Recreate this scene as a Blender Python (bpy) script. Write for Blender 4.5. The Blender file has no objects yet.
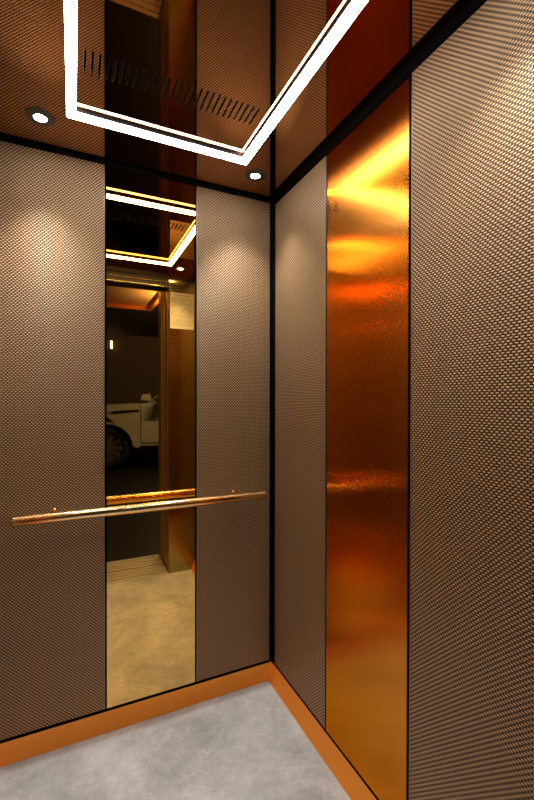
import bpy, bmesh, math, random
from mathutils import Vector
random.seed(4)
sc = bpy.context.scene
col = sc.collection
PI = math.pi

# ------------------------------------------------------------------ materials
def new_mat(name):
    m = bpy.data.materials.new(name); m.use_nodes = True
    nt = m.node_tree; b = nt.nodes['Principled BSDF']
    return m, nt, b

def N(nt, t, **kw):
    n = nt.nodes.new(t)
    for k, v in kw.items(): setattr(n, k, v)
    return n

def math_n(nt, op, a, b=None):
    n = nt.nodes.new('ShaderNodeMath'); n.operation = op
    for i, v in enumerate((a, b)):
        if v is None: continue
        if isinstance(v, (int, float)): n.inputs[i].default_value = v
        else: nt.links.new(v, n.inputs[i])
    return n.outputs[0]

def simple(name, c, rough=.5, metal=0, noise=.06, nscale=40, spec=.5, coat=0):
    m, nt, b = new_mat(name)
    tc = N(nt, 'ShaderNodeTexCoord'); no = N(nt, 'ShaderNodeTexNoise'); no.inputs['Scale'].default_value = nscale
    no.inputs['Detail'].default_value = 3
    nt.links.new(tc.outputs['Object'], no.inputs['Vector'])
    mx = N(nt, 'ShaderNodeMix', data_type='RGBA')
    mx.inputs[6].default_value = (*[x*(1-noise) for x in c], 1); mx.inputs[7].default_value = (*[min(1, x*(1+noise)) for x in c], 1)
    nt.links.new(no.outputs['Fac'], mx.inputs[0]); nt.links.new(mx.outputs[2], b.inputs['Base Color'])
    b.inputs['Roughness'].default_value = rough; b.inputs['Metallic'].default_value = metal
    b.inputs['Specular IOR Level'].default_value = spec
    b.inputs['Coat Weight'].default_value = coat
    return m

def mirror(name, c, rough=.0):
    m, nt, b = new_mat(name)
    b.inputs['Base Color'].default_value = (*c, 1); b.inputs['Metallic'].default_value = 1
    b.inputs['Roughness'].default_value = rough
    b.inputs['Specular Tint'].default_value = (*c, 1)
    return m

def emit(name, c, s):
    m, nt, b = new_mat(name)
    b.inputs['Base Color'].default_value = (.9, .9, .9, 1)
    b.inputs['Emission Color'].default_value = (*c, 1); b.inputs['Emission Strength'].default_value = s
    return m

def weave(name, axis):
    """staggered rows of small raised woven beads; axis = 'x' or 'y' is the horizontal direction of the panel"""
    m, nt, b = new_mat(name); L = nt.links
    tc = N(nt, 'ShaderNodeTexCoord'); sp = N(nt, 'ShaderNodeSeparateXYZ'); L.new(tc.outputs['Object'], sp.inputs[0])
    U = sp.outputs[0 if axis == 'x' else 1]; V = sp.outputs[2]
    PU, PV = .0124, .0062
    v = math_n(nt, 'DIVIDE', V, PV); row = math_n(nt, 'FLOOR', v)
    odd = math_n(nt, 'MULTIPLY', math_n(nt, 'FLOORED_MODULO', row, 2.0), .5)
    u = math_n(nt, 'ADD', math_n(nt, 'DIVIDE', U, PU), odd)
    fu = math_n(nt, 'FRACT', u); fv = math_n(nt, 'FRACT', v)
    su = math_n(nt, 'SINE', math_n(nt, 'MULTIPLY', fu, PI)); sv = math_n(nt, 'SINE', math_n(nt, 'MULTIPLY', fv, PI))
    h = math_n(nt, 'POWER', math_n(nt, 'MULTIPLY', su, sv), .8)
    no = N(nt, 'ShaderNodeTexNoise'); no.inputs['Scale'].default_value = 260; L.new(tc.outputs['Object'], no.inputs['Vector'])
    cr = N(nt, 'ShaderNodeValToRGB'); e = cr.color_ramp.elements
    e[0].position = .16; e[0].color = (.022, .010, .004, 1)
    e[1].position = .92; e[1].color = (.82, .535, .285, 1)
    k = e.new(.55); k.color = (.175, .095, .040, 1)
    L.new(math_n(nt, 'ADD', math_n(nt, 'MULTIPLY', no.outputs['Fac'], .16), math_n(nt, 'MULTIPLY', h, .92)), cr.inputs[0])
    L.new(cr.outputs[0], b.inputs['Base Color'])
    bp = N(nt, 'ShaderNodeBump'); bp.inputs['Distance'].default_value = .0016; bp.inputs['Strength'].default_value = .8
    L.new(h, bp.inputs['Height']); L.new(bp.outputs[0], b.inputs['Normal'])
    b.inputs['Roughness'].default_value = .42; b.inputs['Metallic'].default_value = .25
    return m

def brushed(name, c, rough, aniso, axis='Z', bump=.05, rot=0.0):
    m, nt, b = new_mat(name); L = nt.links
    b.inputs['Base Color'].default_value = (*c, 1); b.inputs['Metallic'].default_value = 1
    b.inputs['Specular Tint'].default_value = (*c, 1)
    b.inputs['Roughness'].default_value = rough
    b.inputs['Anisotropic'].default_value = aniso; b.inputs['Anisotropic Rotation'].default_value = rot
    tg = N(nt, 'ShaderNodeTangent'); tg.direction_type = 'RADIAL'; tg.axis = axis
    L.new(tg.outputs[0], b.inputs['Tangent'])
    tc = N(nt, 'ShaderNodeTexCoord'); mp = N(nt, 'ShaderNodeMapping'); mp.inputs['Scale'].default_value = (900, 900, 4)
    no = N(nt, 'ShaderNodeTexNoise'); no.inputs['Scale'].default_value = 1; no.inputs['Detail'].default_value = 2
    L.new(tc.outputs['Object'], mp.inputs[0]); L.new(mp.outputs[0], no.inputs['Vector'])
    bp = N(nt, 'ShaderNodeBump'); bp.inputs['Distance'].default_value = .0002; bp.inputs['Strength'].default_value = bump
    L.new(no.outputs['Fac'], bp.inputs['Height']); L.new(bp.outputs[0], b.inputs['Normal'])
    return m

def marble():
    m, nt, b = new_mat('grey_marble'); L = nt.links
    tc = N(nt, 'ShaderNodeTexCoord')
    n1 = N(nt, 'ShaderNodeTexNoise'); n1.inputs['Scale'].default_value = 3.2; n1.inputs['Detail'].default_value = 9; n1.inputs['Roughness'].default_value = .62
    n1.inputs['Distortion'].default_value = .5
    L.new(tc.outputs['Object'], n1.inputs['Vector'])
    r1 = N(nt, 'ShaderNodeValToRGB'); e = r1.color_ramp.elements
    e[0].position = .33; e[0].color = (.52, .57, .59, 1); e[1].position = .66; e[1].color = (.95, .99, 1.0, 1)
    L.new(n1.outputs['Fac'], r1.inputs[0])
    n2 = N(nt, 'ShaderNodeTexNoise'); n2.inputs['Scale'].default_value = 3.6; n2.inputs['Detail'].default_value = 7; n2.inputs['Distortion'].default_value = 1.4
    L.new(tc.outputs['Object'], n2.inputs['Vector'])
    d = math_n(nt, 'ABSOLUTE', math_n(nt, 'SUBTRACT', n2.outputs['Fac'], .5))
    vein = math_n(nt, 'SUBTRACT', 1.0, math_n(nt, 'MINIMUM', math_n(nt, 'MULTIPLY', d, 90), 1.0))
    n3 = N(nt, 'ShaderNodeTexNoise'); n3.inputs['Scale'].default_value = 6; L.new(tc.outputs['Object'], n3.inputs['Vector'])
    vm = math_n(nt, 'MULTIPLY', vein, math_n(nt, 'MULTIPLY', n3.outputs['Fac'], 1.0))
    mx = N(nt, 'ShaderNodeMix', data_type='RGBA'); mx.inputs[7].default_value = (.93, .94, .95, 1)
    L.new(vm, mx.inputs[0]); L.new(r1.outputs[0], mx.inputs[6])
    n4 = N(nt, 'ShaderNodeTexNoise'); n4.inputs['Roughness'].default_value = .75; n4.inputs['Scale'].default_value = 30; n4.inputs['Detail'].default_value = 4; L.new(tc.outputs['Object'], n4.inputs['Vector'])
    m2 = N(nt, 'ShaderNodeMix', data_type='RGBA', blend_type='MULTIPLY'); m2.inputs[0].default_value = .5
    L.new(mx.outputs[2], m2.inputs[6]); L.new(n4.outputs['Fac'], m2.inputs[7]); L.new(m2.outputs[2], b.inputs['Base Color'])
    b.inputs['Roughness'].default_value = .45
    return m

M = dict(
    weave_x=weave('woven_bronze_cloth_x', 'x'), weave_y=weave('woven_bronze_cloth_y', 'y'),
    black=simple('black_reveal', (.002, .002, .0022), .6, 0, .1, 40, .05),
    ceil=mirror('bronze_ceiling_mirror', (.53, .32, .185), .01),
    gold=mirror('gold_mirror', (1.0, .63, .205), .0),
    copper=brushed('brushed_copper', (.76, .29, .05), .19, .95, bump=.0),
    kick=simple('satin_copper_skirting', (1.0, .35, .045), .42, .35, .04),
    brass=brushed('satin_brass', (.36, .32, .15), .16, .9, bump=.0),
    frame=simple('bronze_frame', (.42, .27, .10), .33, .6, .05),
    rail=mirror('polished_rose_brass', (1.0, .70, .34), .20),
    edge=simple('grey_edge_trim', (.30, .26, .23), .35, .8),
    marble=marble(),
    housing=simple('dark_lamp_housing', (.10, .09, .10), .4, .6),
    bezel=simple('grey_lamp_bezel', (.16, .18, .17), .3, .9),
    led=emit('led_diffuser', (1.0, .985, .97), 21.0),
    spot=emit('downlight_diffuser', (.93, 1.0, .97), 60.0),
    liner=simple('slot_liner', (.13, .08, .06), .4, .7),
    alu=simple('extruded_aluminium', (.70, .66, .58), .4, .35, .04),
    header=simple('dark_bronze_header', (.022, .013, .007), .45, .3),
    paper=simple('paper', (.46, .45, .38), .7, 0, .03),
    ink=simple('ink', (.22, .20, .18), .7, 0, .1),
    ink_red=simple('red_ink', (.30, .16, .09), .7, 0, .1),
    soffit=simple('copper_soffit', (.90, .50, .20), .35, .5),
    gar_floor=simple('dark_garage_floor', (.008, .008, .009), .4, 0, .3, 6),
    gar_wall=simple('dark_garage_wall', (.10, .065, .04), .8, 0, .15, 3),
    gar_ceil=simple('dark_garage_ceiling', (.05, .04, .035), .8, 0, .15, 3),
    paint=simple('cream_car_paint', (.62, .60, .55), .3, 0, .02, 8, .5, .6),
    glass=simple('dark_car_glass', (.012, .012, .014), .05, 0, .1),
    rubber=simple('tyre_rubber', (.012, .012, .012), .7, 0, .2),
    rim=simple('dark_alloy', (.26, .26, .27), .35, .6),
    trimb=simple('black_car_trim', (.015, .015, .015), .4),
    chrome=mirror('chrome', (.8, .8, .8), .1),
    redlens=simple('red_lamp_lens', (.35, .02, .02), .15),
    lamp=emit('lamp_glass', (1, .95, .85), 6.0),
    garfill=emit('garage_fill_glow', (1, .96, .9), 150.0),  # glow of the fill tube added in the garage
)

# ------------------------------------------------------------------ helpers
def add_box(bm, x0, x1, y0, y1, z0, z1):
    x0, x1 = min(x0, x1), max(x0, x1); y0, y1 = min(y0, y1), max(y0, y1); z0, z1 = min(z0, z1), max(z0, z1)
    v = [bm.verts.new(p) for p in ((x0,y0,z0),(x1,y0,z0),(x1,y1,z0),(x0,y1,z0),(x0,y0,z1),(x1,y0,z1),(x1,y1,z1),(x0,y1,z1))]
    for f in ((3,2,1,0),(4,5,6,7),(0,1,5,4),(1,2,6,5),(2,3,7,6),(3,0,4,7)): bm.faces.new([v[i] for i in f])
    return v

def add_prism(bm, pts, axis, a0, a1):
    """closed polygon extruded along axis; pts are the two other coordinates in xyz order"""
    def P(p, a):
        q = list(p); q.insert('xyz'.index(axis), a); return q
    A = [bm.verts.new(P(p, a0)) for p in pts]; B = [bm.verts.new(P(p, a1)) for p in pts]
    n = len(pts); fs = [bm.faces.new(A), bm.faces.new(B[::-1])]
    for i in range(n): fs.append(bm.faces.new((A[i], B[i], B[(i+1) % n], A[(i+1) % n])))
    return fs

def add_tube(bm, pts, rad, seg=24, cap=True):
    """round tube through points; rad is a number or a list"""
    pts = [Vector(p) for p in pts]; rings = []
    if not isinstance(rad, (list, tuple)): rad = [rad]*len(pts)
    ref = None
    for i, p in enumerate(pts):
        t = (pts[min(i+1, len(pts)-1)] - pts[max(i-1, 0)]).normalized()
        if ref is None:
            ref = Vector((0,0,1)) if abs(t.z) < .9 else Vector((1,0,0))
        a = t.cross(ref).normalized(); b_ = t.cross(a).normalized()
        rings.append([bm.verts.new(p + rad[i]*(math.cos(k*2*PI/seg)*a + math.sin(k*2*PI/seg)*b_)) for k in range(seg)])
    for r0, r1 in zip(rings, rings[1:]):
        for k in range(seg):
            f = bm.faces.new((r0[k], r0[(k+1) % seg], r1[(k+1) % seg], r1[k])); f.smooth = True
    if cap: bm.faces.new(rings[0][::-1]); bm.faces.new(rings[-1])

def obj(name, bm, mat, parent=None, bevel=0, smooth=False):
    bmesh.ops.recalc_face_normals(bm, faces=bm.faces[:])
    me = bpy.data.meshes.new(name); bm.to_mesh(me); bm.free()
    me.materials.append(mat)
    o = bpy.data.objects.new(name, me); col.objects.link(o)
    if parent is not None:
        o.parent = parent
        if parent.type == 'EMPTY':
            me.transform(parent_inv(parent)); 
    if smooth:
        for p in me.polygons: p.use_smooth = True
    if bevel:
        md = o.modifiers.new('bevel', 'BEVEL'); md.width = bevel; md.segments = 3; md.limit_method = 'ANGLE'; md.angle_limit = .6
        md.harden_normals = False
    return o

def parent_inv(p):
    from mathutils import Matrix
    return Matrix.Translation(-p.location)      # things are built in place; their Empty sits at their base

def thing(name, label, cat, loc, group=None):
    o = bpy.data.objects.new(name, None); col.objects.link(o); o.location = loc; o.empty_display_size = .1
    o['label'] = label; o['category'] = cat
    if group: o['group'] = group
    return o

def tag(o, label, cat, group=None):
    o['label'] = label; o['category'] = cat
    if group: o['group'] = group
    return o

def struct(name, bm, mat, label=None, **kw):
    o = obj(name, bm, mat, **kw); o['kind'] = 'structure'
    if label: o['label'] = label
    return o

def copy_tree(o, parent=None):
    c = o.copy(); col.objects.link(c); c.parent = parent
    for ch in list(o.children): copy_tree(ch, c)
    return c

def box(*a):
    bm = bmesh.new(); add_box(bm, *a); return bm

# ------------------------------------------------------------------ dimensions (metres)
W, D, H = 1.135, 1.34, 2.238      # cabin width, depth, ceiling height; inner corner at (0, 0)
KZ, KP = .060, .034              # skirting height and how far its foot stands out
OX0, OX1 = -1.00, -.20           # doorway

# ------------------------------------------------------------------ cabin shell
struct('floor', box(-W-.02, .02, -D, .02, -.03, 0), M['marble'], 'light grey veined marble cabin floor')
struct('wall_back', box(-W-.03, .03, .010, .04, 0, H+.03), M['black'], 'black backing of the back wall, seen in the thin reveals')
struct('wall_right', box(.010, .04, -D-.02, .010, 0, H+.03), M['black'], 'black backing of the right wall, seen in the thin reveals')
struct('wall_left', box(-W-.04, -W-.010, -D, .010, 0, H+.03), M['black'], 'black backing of the left wall')

# ceiling: one bronze mirror sheet pierced by a row of air slots
NS = 28; SX0, SX1 = -.817, -.305; SY0, SY1 = -.530, -.440; SR = .0032
def slot_loop(cx, r, n=6, grow=0):
    r += grow; pts = []
    for k in range(n+1):
        a = PI*k/n; pts.append((cx + r*math.cos(a), SY1-SR + r*math.sin(a)))
    for k in range(n+1):
        a = PI + PI*k/n; pts.append((cx + r*math.cos(a), SY0+SR + r*math.sin(a)))
    return pts
bm = bmesh.new()
def loop_edges(bm, pts, z):
    v = [bm.verts.new((x, y, z)) for x, y in pts]
    return [bm.edges.new((v[i], v[(i+1) % len(v)])) for i in range(len(v))]
slot_x = [SX0 + (SX1-SX0)*i/(NS-1) for i in range(NS)]
E = loop_edges(bm, [(SX0-.03, SY0-.03), (SX1+.03, SY0-.03), (SX1+.03, SY1+.03), (SX0-.03, SY1+.03)], H)
for x in slot_x: E += loop_edges(bm, slot_loop(x, SR), H)
bmesh.ops.triangle_fill(bm, use_beauty=True, use_dissolve=False, edges=E)
xs = [-W-.01, SX0-.03, SX1+.03, .01]; ys = [-D, SY0-.03, SY1+.03, .01]
for i in range(3):
    for j in range(3):
        if i == 1 and j == 1: continue
        bm.faces.new([bm.verts.new(p) for p in ((xs[i], ys[j], H), (xs[i+1], ys[j], H), (xs[i+1], ys[j+1], H), (xs[i], ys[j+1], H))])
bmesh.ops.remove_doubles(bm, verts=bm.verts[:], dist=1e-5)
r = bmesh.ops.extrude_face_region(bm, geom=bm.faces[:])
for v in [g for g in r['geom'] if isinstance(g, bmesh.types.BMVert)]: v.co.z += .003
struct('ceiling', bm, M['ceil'], 'bronze mirror ceiling of the lift cabin')

vent = thing('ceiling_air_vent', 'long row of narrow air slots cut into the mirrored ceiling', 'vent', ((SX0+SX1)/2, (SY0+SY1)/2, H+.003))
bm = bmesh.new()
add_box(bm, SX0-.02, SX1+.02, SY0-.02, SY1+.02, H+.045, H+.050)
for a in ((SX0-.02, SX0-.017, SY0-.02, SY1+.02), (SX1+.017, SX1+.02, SY0-.02, SY1+.02), (SX0-.02, SX1+.02, SY0-.02, SY0-.017), (SX0-.02, SX1+.02, SY1+.017, SY1+.02)):
    add_box(bm, *a, H+.0035, H+.045)
obj('duct_box', bm, M['black'], vent)
def liner_bm(cx):
    bm = bmesh.new(); a = slot_loop(cx, SR, grow=-.0007); b_ = slot_loop(cx, SR, grow=-.0001); n = len(a)
    R = [[bm.verts.new((*p, z)) for p in L] for L, z in ((b_, H-.0006), (a, H-.0006), (a, H+.012), (b_, H+.012))]
    for q in range(4):
        A, B = R[q], R[(q+1) % 4]
        for k in range(n): bm.faces.new((A[k], A[(k+1) % n], B[(k+1) % n], B[k]))
    return bm
s0 = obj('slot', liner_bm(slot_x[0]), M['liner'], vent)
for x in slot_x[1:]:
    c = s0.copy(); col.objects.link(c); c.parent = vent; c.location = (x - slot_x[0], 0, 0)

# top shadow trims between wall panels and ceiling
struct('trim_1', box(-W, 0, -.004, .010, H-.014, H-.0005), M['black'], 'black shadow trim along the top of the back wall')
struct('trim_2', box(-.004, .010, -D, -.004, H-.032, H-.0005), M['black'], 'black shadow trim along the top of the right wall')
struct('trim_3', box(-W-.010, -W+.004, -D, -.004, H-.032, H-.0005), M['black'], 'black shadow trim along the top of the left wall')
# black corner profile
bm = bmesh.new(); add_box(bm, -.011, .010, -.0035, .010, KZ+.012, H-.015); add_box(bm, -.004, .010, -.032, -.0035, KZ+.012, H-.033)
struct('trim_4', bm, M['black'], 'black vertical profile in the corner')

# sloping copper skirtings (foot stands out into the room), mitred in the corner
def skirting(name, P, label):
    bm = bmesh.new(); v = [bm.verts.new(p) for p in P]
    for f in ((0,1,2,3), (4,5,6,7), (0,1,5,4), (1,2,6,5), (2,3,7,6), (3,0,4,7)): bm.faces.new([v[i] for i in f])
    return struct(name, bm, M['kick'], label)
e = .0015
skirting('baseboard_back', [(-W+.0, -.002, KZ), (0-.002, -.002, KZ), (.0, .008, KZ), (-W, .008, KZ), (-W+KP, -KP, e), (-KP, -KP, e), (.0, .008, e), (-W, .008, e)], 'sloping satin copper skirting below the back wall')
skirting('baseboard_right', [(-.002, -.0021, KZ), (-.002, -D, KZ), (.008, -D, KZ), (.0085, .0, KZ), (-KP, -KP-.0002, e), (-KP, -D, e), (.008, -D, e), (.0085, 0, e)], 'sloping satin copper skirting below the right wall')
skirting('baseboard_left', [(-W+.002, -.0021, KZ), (-W+.002, -D, KZ), (-W-.008, -D, KZ), (-W-.0085, .0, KZ), (-W+KP, -KP-.0002, e), (-W+KP, -D, e), (-W-.008, -D, e), (-W-.0085, 0, e)], 'sloping satin copper skirting below the left wall')
# black joint above the skirtings
struct('trim_5', box(-W+.001, -.0115, .0005, .0095, KZ+.0005, KZ+.0125), M['black'], 'thin black joint above the back skirting')
struct('trim_6', box(.0005, .0095, -D, -.033, KZ+.0005, KZ+.0125), M['black'], 'thin black joint above the right skirting')

# ------------------------------------------------------------------ wall panels
ZB = KZ+.013
def panel(name, wall, a0, a1, z1, mat, label, cat, group, trim=True):
    """flat panel with its front face at the wall plane"""
    t = thing(name, label, cat, (0, 0, 0), group)
    def B(p, q, d0, d1, z0, z1):
        if wall == 'back': return box(p, q, d0, d1, z0, z1)
        if wall == 'right': return box(d0, d1, p, q, z0, z1)
        return box(-W-d1, -W-d0, p, q, z0, z1)
    mid = (a0+a1)/2
    t.location = (mid, .005, ZB) if wall == 'back' else ((.005, mid, ZB) if wall == 'right' else (-W-.005, mid, ZB))
    w = .0022 if trim else 0
    f = obj('panel_face', B(a0+w, a1-w, 0, .0095, ZB, z1), mat, t)
    if trim:
        obj('edge_trim', B(a0, a0+w-.0001, -.0006, .0095, ZB, z1), M['edge'], t)
        obj('edge_trim', B(a1-w+.0001, a1, -.0006, .0095, ZB, z1), M['edge'], t)
    return t
WG = 'woven wall panels of the cabin'
ZT = H-.0145; ZR = H-.0325
panel('woven_wall_panel', 'back', -W+.008, -.735, ZT, M['weave_x'], 'woven bronze wall panel to the left of the tall mirror', 'wall panel', WG)
panel('woven_wall_panel', 'back', -.364, -.0125, ZT, M['weave_x'], 'woven bronze wall panel between the tall mirror and the corner', 'wall panel', WG)
panel('woven_wall_panel', 'right', -.4535, -.0335, ZR, M['weave_y'], 'narrow woven bronze panel between the corner and the copper strip', 'wall panel', WG)
panel('woven_wall_panel', 'right', -D+.012, -.8765, ZR, M['weave_y'], 'large woven bronze panel filling the right edge, right of the copper strip', 'wall panel', WG)
panel('woven_wall_panel', 'left', -.4535, -.0205, ZR, M['weave_y'], 'woven bronze panel on the wall opposite the copper strip', 'wall panel', WG)
panel('woven_wall_panel', 'left', -D+.012, -.8765, ZR, M['weave_y'], 'woven bronze panel opposite the large right one, nearest the door', 'wall panel', WG)
panel('wall_mirror', 'back', -.728, -.371, ZT, M['gold'], 'tall gold-tinted mirror panel in the middle of the back wall', 'mirror', None, trim=False)
panel('copper_wall_panel', 'right', -.866, -.462, ZR, M['copper'], 'tall brushed copper panel in the middle of the right wall', 'wall panel', 'brushed copper panels', trim=False)
panel('copper_wall_panel', 'left', -.866, -.462, ZR, M['copper'], 'brushed copper panel on the left wall, facing the other copper panel', 'wall panel', 'brushed copper panels', trim=False)

# ------------------------------------------------------------------ handrail
RX0, RX1, RY, RZ, RR = -1.042, -.074, -.090, .880, .0175
rail = thing('handrail', 'round copper handrail across the back wall, in front of the mirror', 'handrail', (-.558, .0, RZ))
bm = bmesh.new()
prof = [(0, .55), (.0015, .8), (.004, .95), (.008, 1.0)]
pts = [(RX0+d, RY, RZ) for d, _ in prof] + [(RX1-d, RY, RZ) for d, _ in prof[::-1]]
add_tube(bm, pts, [RR*k for _, k in prof] + [RR*k for _, k in prof[::-1]], 40)
obj('rail_tube', bm, M['rail'], rail)
for bx in (-.912, -.195):
    bm = bmesh.new(); add_tube(bm, [(bx, -.001, RZ+.004), (bx, -.045, RZ+.004), (bx, -.070, RZ+.001), (bx, RY, RZ-.006)], .0065, 16)
    br = obj('bracket', bm, M['rail'], rail)
    bm = bmesh.new(); add_tube(bm, [(bx, -.0012, RZ+.004), (bx, -.005, RZ+.004), (bx, -.0065, RZ+.004)], [.009, .009, .008], 24)
    obj('wall_plate', bm, M['rail'], rail)

# ------------------------------------------------------------------ LED frame on the ceiling
LX0, LX1, LY0, LY1, LW = -.866, -.234, -1.095, -.245, .028
def rounded(x0, x1, y0, y1, r, n=5):
    P = []
    for cx, cy, a0 in ((x1-r, y1-r, 0), (x0+r, y1-r, PI/2), (x0+r, y0+r, PI), (x1-r, y0+r, 1.5*PI)):
        for k in range(n+1): P.append((cx+r*math.cos(a0+PI/2*k/n), cy+r*math.sin(a0+PI/2*k/n)))
    return P
def ring_bm(z0, z1, inset=0):
    bm = bmesh.new()
    O = rounded(LX0+inset, LX1-inset, LY0+inset, LY1-inset, .006); I = rounded(LX0+LW-inset, LX1-LW+inset, LY0+LW-inset, LY1-LW+inset, .002)
    n = len(O); R = [[bm.verts.new((*p, z)) for p in L] for L, z in ((O, z0), (I, z0), (I, z1), (O, z1))]
    for q in range(4):
        A, B = R[q], R[(q+1) % 4]
        for k in range(n): bm.faces.new((A[k], A[(k+1) % n], B[(k+1) % n], B[k]))
    return bm
lf = thing('rectangular_ceiling_light', 'large rectangular frame light glowing white below the mirrored ceiling', 'ceiling light', ((LX0+LX1)/2, (LY0+LY1)/2, H-.0002))
obj('housing', ring_bm(H-.0105, H-.0003, .0004), M['housing'], lf)
obj('diffuser', ring_bm(H-.019, H-.0106), M['led'], lf)

# round downlights
def downlight():
    t = thing('round_downlight', '', 'ceiling light', (0, 0, H), 'round downlights in the cabin ceiling')
    def ring(r0, r1, z0, z1):
        bm = bmesh.new(); n = 40; R = [[bm.verts.new((r*math.cos(k*2*PI/n), r*math.sin(k*2*PI/n), z)) for k in range(n)] for r, z in ((r0, z1), (r0, z0+.002), (r1, z0), (r1, z1))]
        for q in range(4):
            A, B = R[q], R[(q+1) % 4]
            for k in range(n):
                f = bm.faces.new((A[k], A[(k+1) % n], B[(k+1) % n], B[k]))
        return bm
    def mk(n, bm, m):
        o = obj(n, bm, m); o.parent = t; return o
    mk('bezel', ring(.044, .020, -.005, -.0003), M['bezel'])
    bm = bmesh.new(); add_tube(bm, [(0,0,-.0004), (0,0,-.0035), (0,0,-.0045)], [.0195, .0195, .017], 40)
    mk('lens', bm, M['spot'])
    return t
d0 = downlight()
spots = [(-.945, -.178, 'larger-looking round downlight in the ceiling corner at the far left'),
         (-.160, -.165, 'round downlight above the inner corner, beside the frame light'),
         (-.950, -1.175, 'round downlight over the left side of the doorway, behind the camera'),
         (-.155, -1.175, 'round downlight near the notice, over the right side of the doorway')]
for i, (x, y, lb) in enumerate(spots):
    o = d0 if i == 0 else copy_tree(d0)
    o.location = (x, y, H); o['label'] = lb

for i, (x, y, lb) in enumerate(spots):          # the beam each downlight throws
    l = bpy.data.lights.new('downlight_beam', 'SPOT'); l.energy = 24; l.spot_size = math.radians(84); l.spot_blend = 1; l.shadow_soft_size = .018
    l.color = (1.0, .97, .93)
    lo = bpy.data.objects.new('downlight_beam', l); col.objects.link(lo); lo.location = (x, y, H-.0046-.019)
# ------------------------------------------------------------------ door side (seen in the mirror)
DY = -D
struct('wall_front', box(OX1, .010, DY-.012, DY, 0, H), M['brass'], 'satin brass return beside the doorway')
struct('trim_7', box(-W-.01, OX0, DY-.012, DY, 0, H), M['brass'], 'narrow satin brass return on the other side of the doorway')
bm = bmesh.new(); add_box(bm, OX0, OX1, DY-.03, DY, H-.105, H); add_box(bm, OX0, OX1, DY-.001, DY+.008, H-.105, H-.092); add_box(bm, OX0, OX1, DY-.001, DY+.006, H-.064, H-.056)
struct('trim_8', bm, M['header'], 'dark bronze header above the doorway')
for i, z in enumerate((.030, .062, .096)):
    struct('trim_%d' % (16+i), box(OX0, OX1, DY+.0085, DY+.0105, H-z-.004, H-z), M['brass'], 'thin brass line on the door header')
# stepped door tracks behind the header
for i, (y0, y1, z) in enumerate(((-.040, -.110, .075), (-.120, -.200, .060), (-.215, -.300, .045), (-.310, -.420, .030))):
    struct('trim_%d' % (9+i), box(OX0, OX1, DY+y0, DY+y1, H-z-.0, H+.05), M['header'], 'dark bronze door track, one step of the header')
# retracted sliding panels and frame edges at the right of the doorway
for i, (y0, y1, x0, m) in enumerate(((-.030, -.062, -.195, 'frame'), (-.066, -.100, -.203+.004, 'frame'), (-.108, -.142, -.196, 'frame'), (-.150, -.196, -.193, 'frame'), (-.212, -.250, -.199, 'frame'), (-.256, -.300, -.190, 'frame'), (-.304, -.420, -.199, 'frame'))):
    struct('door_%d' % (i+1), box(x0, .01, DY+y0, DY+y1, .004, H-.004), M[m], 'vertical edge of the sliding door and its frame')
# thresholds
sill = thing('cabin_door_sill', 'grooved metal cabin door sill along the marble floor edge', 'door sill', ((OX0+OX1)/2, DY-.10, -.02), 'grooved sills of the doorway')
def sill_bm(y0, y1, grooves):
    bm = bmesh.new(); cuts = [y0]
    for g in grooves: cuts += [g+.006, g-.006]
    cuts += [y1]
    for a, b_ in zip(cuts[::2], cuts[1::2]): add_box(bm, OX0, OX1-.001, b_, a, -.018, .001)
    add_box(bm, OX0, OX1-.001, y1, y0, -.025, -.0181)
    return bm
obj('tread_plate', sill_bm(DY-.0005, DY-.195, [DY-.05, DY-.10, DY-.15]), M['alu'], sill)
sill = thing('landing_door_sill', 'second grooved metal sill outside the gap, on the landing side', 'door sill', ((OX0+OX1)/2, DY-.32, -.02), 'grooved sills of the doorway')
obj('tread_plate', sill_bm(DY-.215, DY-.420, [DY-.26, DY-.31, DY-.37]), M['alu'], sill)

# notice on the return
nx0, nx1, nz0, nz1 = -.192, -.012, 1.835, 2.105; ny = DY+.0015
nt_ = thing('paper_notice', 'printed paper notice on the brass panel beside the doorway', 'notice', ((nx0+nx1)/2, ny, nz0))
obj('sheet', box(nx0, nx1, DY+.0002, ny, nz0, nz1), M['paper'], nt_)
bm = bmesh.new(); rng = random.Random(9)
z = nz1-.035
add_box(bm, nx0+.03, nx1-.03, ny, ny+.0003, nz1-.022, nz1-.014)
while z > nz0+.02:
    x = nx1-.010                                   # faces the cabin: lines start at its left as read
    while x > nx0+.02:
        w = rng.uniform(.010, .03); x2 = max(x-w, nx0+.010)
        if rng.random() < .88: add_box(bm, x2, x, ny, ny+.0003, z-.0032, z)
        x = x2-.004
    z -= .0085 if rng.random() < .85 else .015
obj('printed_lines', bm, M['ink'], nt_)
for k in range(3): obj('printed_mark', box(nx0+.012, nx0+.022, ny+.0004, ny+.0007, nz1-.055-.05*k, nz1-.043-.05*k), M['ink_red'], nt_)

# landing soffit
bm = bmesh.new(); add_box(bm, OX0-.1, -.165, DY-.425, DY-1.13, H-.012, H+.02)
struct('trim_13', bm, M['soffit'], 'copper soffit outside the doorway')
bm = bmesh.new(); add_box(bm, OX0-.1, -.165, DY-1.131, DY-1.17, H-.045, H+.02); add_box(bm, -.1649, -.13, DY-.425, DY-1.17, H-.045, H+.02)
struct('trim_14', bm, M['kick'], 'copper rim of the landing soffit')

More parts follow.
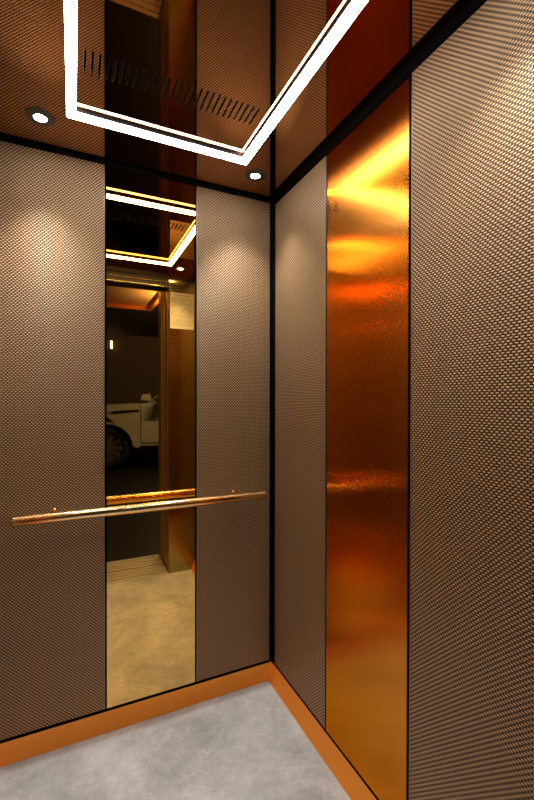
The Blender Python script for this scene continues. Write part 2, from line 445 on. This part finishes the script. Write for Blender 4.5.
ll = thing('added_soffit_light', 'unseen lamp added beside the doorway to brighten the copper soffit', 'lamp', (.06, -1.83, 1.90))  # lamp added out of view to brighten the soffit
obj('added_lamp_body', box(.02, .10, -1.791, -1.87, 1.86, 1.92), M['housing'], ll, bevel=.004)
obj('lamp_glass', box(.025, .095, -1.796, -1.865, 1.921, 1.926), M['lamp'], ll)
l = bpy.data.lights.new('soffit_fill_beam', 'SPOT'); l.energy = 75; l.spot_size = math.radians(150); l.spot_blend = 1; l.shadow_soft_size = .03; l.color = (1, .95, .88)  # beam of the added soffit light
lo = bpy.data.objects.new('soffit_fill_beam', l); col.objects.link(lo); lo.location = (.06, -1.835, 1.96); lo.rotation_euler = (PI, 0, 0)
# ------------------------------------------------------------------ garage beyond the doorway
GX0, GX1, GY0, GY1, GH = -4.2, 5.6, -1.77, -9.6, 3.0
struct('floor_garage', box(GX0, GX1, GY0, GY1, -.15, -.002), M['gar_floor'], 'dark garage floor outside the lift')
struct('ceiling_garage', box(GX0, GX1, GY0, GY1, GH, GH+.1), M['gar_ceil'], 'dark garage ceiling outside the lift')
struct('wall_garage', box(GX0, GX1, GY1, GY1-.1, -.15, GH+.1), M['gar_wall'], 'dark garage wall behind the parked car')
struct('wall_garage_left', box(GX0-.1, GX0, GY0, GY1, -.15, GH+.1), M['gar_wall'], 'dark side wall of the garage')
struct('wall_garage_right', box(GX1, GX1+.1, GY0, GY1, -.15, GH+.1), M['gar_wall'], 'dark far side wall of the garage')
struct('wall_landing', box(.012, GX1, GY0-.02, GY0+.08, -.15, GH+.1), M['gar_wall'], 'landing wall beside the lift doorway')
bm = bmesh.new(); add_box(bm, -1.0, -.75, GY0-.8, GY1, GH-.22, GH-.0005)
struct('trim_15', bm, M['gar_ceil'], 'beam under the garage ceiling')

gl = thing('wall_lamp', 'small lit vertical lamp on the dark garage wall', 'lamp', (.055, GY1, 2.6))
obj('lamp_glass', box(.03, .08, GY1+.03, GY1+.07, 2.62, 2.82), M['lamp'], gl, bevel=.008)
obj('back_plate', box(.015, .095, GY1+.0005, GY1+.03, 2.59, 2.85), M['trimb'], gl)

# the parked car: its near side faces the lift, its nose points to -x
CY0, CY1 = -6.35, -8.25          # near and far side
car = thing('parked_car', 'cream four-wheel-drive car parked outside, seen dimly in the mirror', 'car', (1.2, (CY0+CY1)/2, -.002))
FX, RXW, WR = -.27, 2.65, .395
def arc(cx, cz, r, a0, a1, n=14): return [(cx+r*math.cos(math.radians(a0+(a1-a0)*k/n)), cz+r*math.sin(math.radians(a0+(a1-a0)*k/n))) for k in range(n+1)]
prof = [(-1.16, .46), (-.84, .40)]
prof += arc(FX, .40, .46, 180, 0) 
prof += [(.28, .38), (2.1, .38)] + arc(RXW, .40, .46, 180, 0) + [(3.25, .40), (3.62, .48), (3.66, .80), (3.60, 1.18), (3.45, 1.24), (.55, 1.23), (.20, 1.225), (-.55, 1.19), (-.95, 1.13), (-1.12, 1.02), (-1.18, .80)]
pp = []
for p in prof:
    if not pp or (abs(p[0]-pp[-1][0]) + abs(p[1]-pp[-1][1])) > 1e-4: pp.append(p)
bm = bmesh.new(); fs = add_prism(bm, pp, 'y', CY0, CY1)
bmesh.ops.triangulate(bm, faces=[fs[0], fs[1]])
body = obj('body', bm, M['paint'], car, bevel=.035)
# inner wheel housings
bm = bmesh.new()
for cx in (FX, RXW):
    for ya, yb in ((CY0-.30, CY0-.34), (CY1+.34, CY1+.30)): add_box(bm, cx-.50, cx+.50, ya, yb, .25, .95)
add_box(bm, -.9, 3.3, CY0-.25, CY1+.25, .22, .42)
obj('underbody', bm, M['trimb'], car)
# greenhouse
def cabin_bm(inset, zt, xa, xb, xc, xd, zb=1.20):
    bm = bmesh.new(); a = CY0-.03-inset; b_ = CY1+.03+inset; top = .16
    P = [(xa, a, zb), (xd, a, zb), (xd, b_, zb), (xa, b_, zb), (xb, a-top, zt), (xc, a-top, zt), (xc, b_+top, zt), (xb, b_+top, zt)]
    v = [bm.verts.new(p) for p in P]
    for f in ((0,1,2,3), (4,5,6,7), (0,1,5,4), (1,2,6,5), (2,3,7,6), (3,0,4,7)): bm.faces.new([v[i] for i in f])
    return bm
obj('windows', cabin_bm(.01, 1.76, .72, 1.42, 3.12, 3.52), M['glass'], car, bevel=.03)
bm = bmesh.new(); add_prism(bm, [(CY0-.16, 1.755), (CY0-.30, 1.84), (CY1+.30, 1.84), (CY1+.16, 1.755)], 'x', 1.35, 3.22)
obj('roof', bm, M['paint'], car, bevel=.03)
def pillar(x0, x1, w, s):
    y0 = CY0-.035 if s > 0 else CY1+.035; y1 = y0-.17*s; bm = bmesh.new()
    v = [bm.verts.new(p) for p in ((x0-w, y0, 1.2), (x0+w, y0, 1.2), (x1+w, y1, 1.77), (x1-w, y1, 1.77), (x0-w, y0-.06*s, 1.2), (x0+w, y0-.06*s, 1.2), (x1+w, y1-.06*s, 1.77), (x1-w, y1-.06*s, 1.77))]
    for f in ((0,1,2,3), (4,5,6,7), (0,1,5,4), (1,2,6,5), (2,3,7,6), (3,0,4,7)): bm.faces.new([v[i] for i in f])
    return bm
for s in (1, -1):
    for x0, x1, w, m in ((.74, 1.42, .035, 'paint'), (1.72, 1.75, .035, 'trimb'), (2.55, 2.50, .04, 'trimb'), (3.44, 3.10, .07, 'paint')):
        obj('pillar', pillar(x0, x1, w, s), M[m], car)
def side(bm, s, x0, x1, z0, z1, t=.006):
    y = CY0 if s > 0 else CY1; add_box(bm, x0, x1, y-.01*s, y+t*s, z0, z1)
for s in (1, -1):
    y = CY0 if s > 0 else CY1
    for x0, x1 in ((.32, 1.66), (1.68, 2.28)):
        dbm = bmesh.new()
        add_box(dbm, x0, x1, y-.012*s, y+.010*s, .47, 1.205)
        dr = obj('door', dbm, M['paint'], car, bevel=.008)
        h = bmesh.new(); add_box(h, x1-.24, x1-.04, y+.012*s, y+.035*s, 1.03, 1.06)
        obj('handle', h, M['chrome'], dr).location = (0, 0, 0)
        for o_ in dr.children: o_.data.transform(parent_inv(car))
    bm = bmesh.new(); P = [(-.26, 1.05), (-.16, 1.09), (.29, 1.115), (.29, 1.075), (-.16, 1.035)]
    add_prism(bm, P, 'y', y-.01*s, y+.006*s); obj('fender_vent', bm, M['trimb'], car)
    bm = bmesh.new(); side(bm, s, .30, 2.20, .36, .42, .012); obj('side_sill', bm, M['trimb'], car)
    bm = bmesh.new(); add_prism(bm, [(.60, 1.29), (.63, 1.42), (.82, 1.45), (.86, 1.31), (.78, 1.27)], 'y', y+.04*s, y+.22*s)
    mi = obj('side_mirror', bm, M['paint'], car, bevel=.02)
    bm = bmesh.new(); add_box(bm, .70, .78, y-.05*s, y+.06*s, 1.22, 1.28); obj('mirror_arm', bm, M['trimb'], mi).data.transform(parent_inv(car))
    # wheel arches
    for cx in (FX, RXW):
        bm = bmesh.new(); o_, i_ = arc(cx, .40, .485, 178, 2, 20), arc(cx, .40, .445, 178, 2, 20)
        A = [[bm.verts.new((p[0], yy, p[1])) for p in L] for L, yy in ((o_, y+.012*s), (i_, y+.012*s), (i_, y-.05*s), (o_, y-.05*s))]
        for q in range(4):
            for k in range(20): bm.faces.new((A[q][k], A[q][k+1], A[(q+1) % 4][k+1], A[(q+1) % 4][k]))
        obj('wheel_arch', bm, M['paint'], car)
def wheel(cx, s):
    y = (CY0 if s > 0 else CY1) - .02*s; bm = bmesh.new(); n = 48
    secs = [(.27, 0), (.30, .012), (.36, .012), (.388, -.01), (.395, -.04), (.395, -.21), (.385, -.24), (.30, -.25), (.27, -.24)]
    R = [[bm.verts.new((cx + r*math.cos(k*2*PI/n), y + d*s, .397 + r*math.sin(k*2*PI/n))) for k in range(n)] for r, d in secs]
    for a, b_ in zip(R, R[1:] + R[:1]):
        for k in range(n):
            f = bm.faces.new((a[k], a[(k+1) % n], b_[(k+1) % n], b_[k])); f.smooth = True
    w = obj('wheel', bm, M['rubber'], car)
    bm = bmesh.new()
    add_tube(bm, [(cx, y-.20*s, .397), (cx, y-.08*s, .397)], [.268, .268], 36)
    add_tube(bm, [(cx, y-.08*s, .397), (cx, y+.004*s, .397)], [.06, .05], 20)
    for k in range(10):
        a = k*2*PI/10; c_, s_ = math.cos(a), math.sin(a); hw = .017
        P = [(cx + r*c_ - t*s_, y + dd*s, .397 + r*s_ + t*c_) for dd in (-.05, -.003) for r, t in ((.04, -hw), (.275, -hw*1.2), (.275, hw*1.2), (.04, hw))]
        v = [bm.verts.new(p) for p in P]
        for f in ((0,1,2,3), (4,5,6,7), (0,1,5,4), (1,2,6,5), (2,3,7,6), (3,0,4,7)): bm.faces.new([v[i] for i in f])
    rm = obj('rim', bm, M['rim'], w); rm.data.transform(parent_inv(car))
for cx in (FX, RXW):
    for s in (1, -1): wheel(cx, s)
bm = bmesh.new(); add_box(bm, -1.20, -1.14, CY0-.45, CY1+.45, .70, .98); obj('grille', bm, M['trimb'], car)
for s in (1, -1):
    y = CY0 if s > 0 else CY1
    bm = bmesh.new(); add_box(bm, -1.185, -1.02, y-.40*s, y-.03*s, .86, 1.0); obj('headlamp', bm, M['chrome'], car, bevel=.02)
    bm = bmesh.new(); add_box(bm, 3.56, 3.67, y-.22*s, y+.003*s, .92, 1.14); obj('tail_lamp', bm, M['redlens'], car, bevel=.015)

# added fill tube, no known fitting, put in so the car shows dimly
tl = thing('added_garage_light', 'fill tube added under the garage ceiling to light the parked car', 'lamp', (1.6, -5.3, GH))
obj('fill_housing', box(1.0, 2.2, -5.36, -5.24, GH-.06, GH-.001), M['housing'], tl)
bm = bmesh.new(); add_tube(bm, [(1.03, -5.3, GH-.085), (2.17, -5.3, GH-.085)], .02, 16); obj('fill_tube', bm, M['garfill'], tl)

# ------------------------------------------------------------------ lights, world, camera
w = bpy.data.worlds.new('World'); sc.world = w; w.use_nodes = True
w.node_tree.nodes['Background'].inputs[0].default_value = (.5, .6, .8, 1); w.node_tree.nodes['Background'].inputs[1].default_value = .01

cam = bpy.data.cameras.new('Camera'); co = bpy.data.objects.new('Camera', cam); col.objects.link(co)
cam.sensor_fit = 'VERTICAL'; cam.sensor_height = 36; cam.lens = 36*409/800; cam.clip_start = .01
co.location = (-.849, -1.733, 1.30)
from mathutils import Matrix
pitch, roll = math.radians(-.4), math.radians(.10)
co.rotation_euler = (Matrix.Rotation(-math.radians(25.4), 3, 'Z') @ Matrix.Rotation(PI/2, 3, 'X') @ Matrix.Rotation(pitch, 3, 'X') @ Matrix.Rotation(roll, 3, 'Z')).to_euler()
cam.shift_y = 2.86/800
sc.camera = co
vs = sc.view_settings; vs.view_transform = 'Standard'; vs.look = 'None'; vs.gamma = 1; vs.exposure = .18; vs.use_curve_mapping = False
sc.cycles.sample_clamp_indirect = 15; sc.cycles.max_bounces = 24; sc.cycles.glossy_bounces = 16; sc.cycles.diffuse_bounces = 8
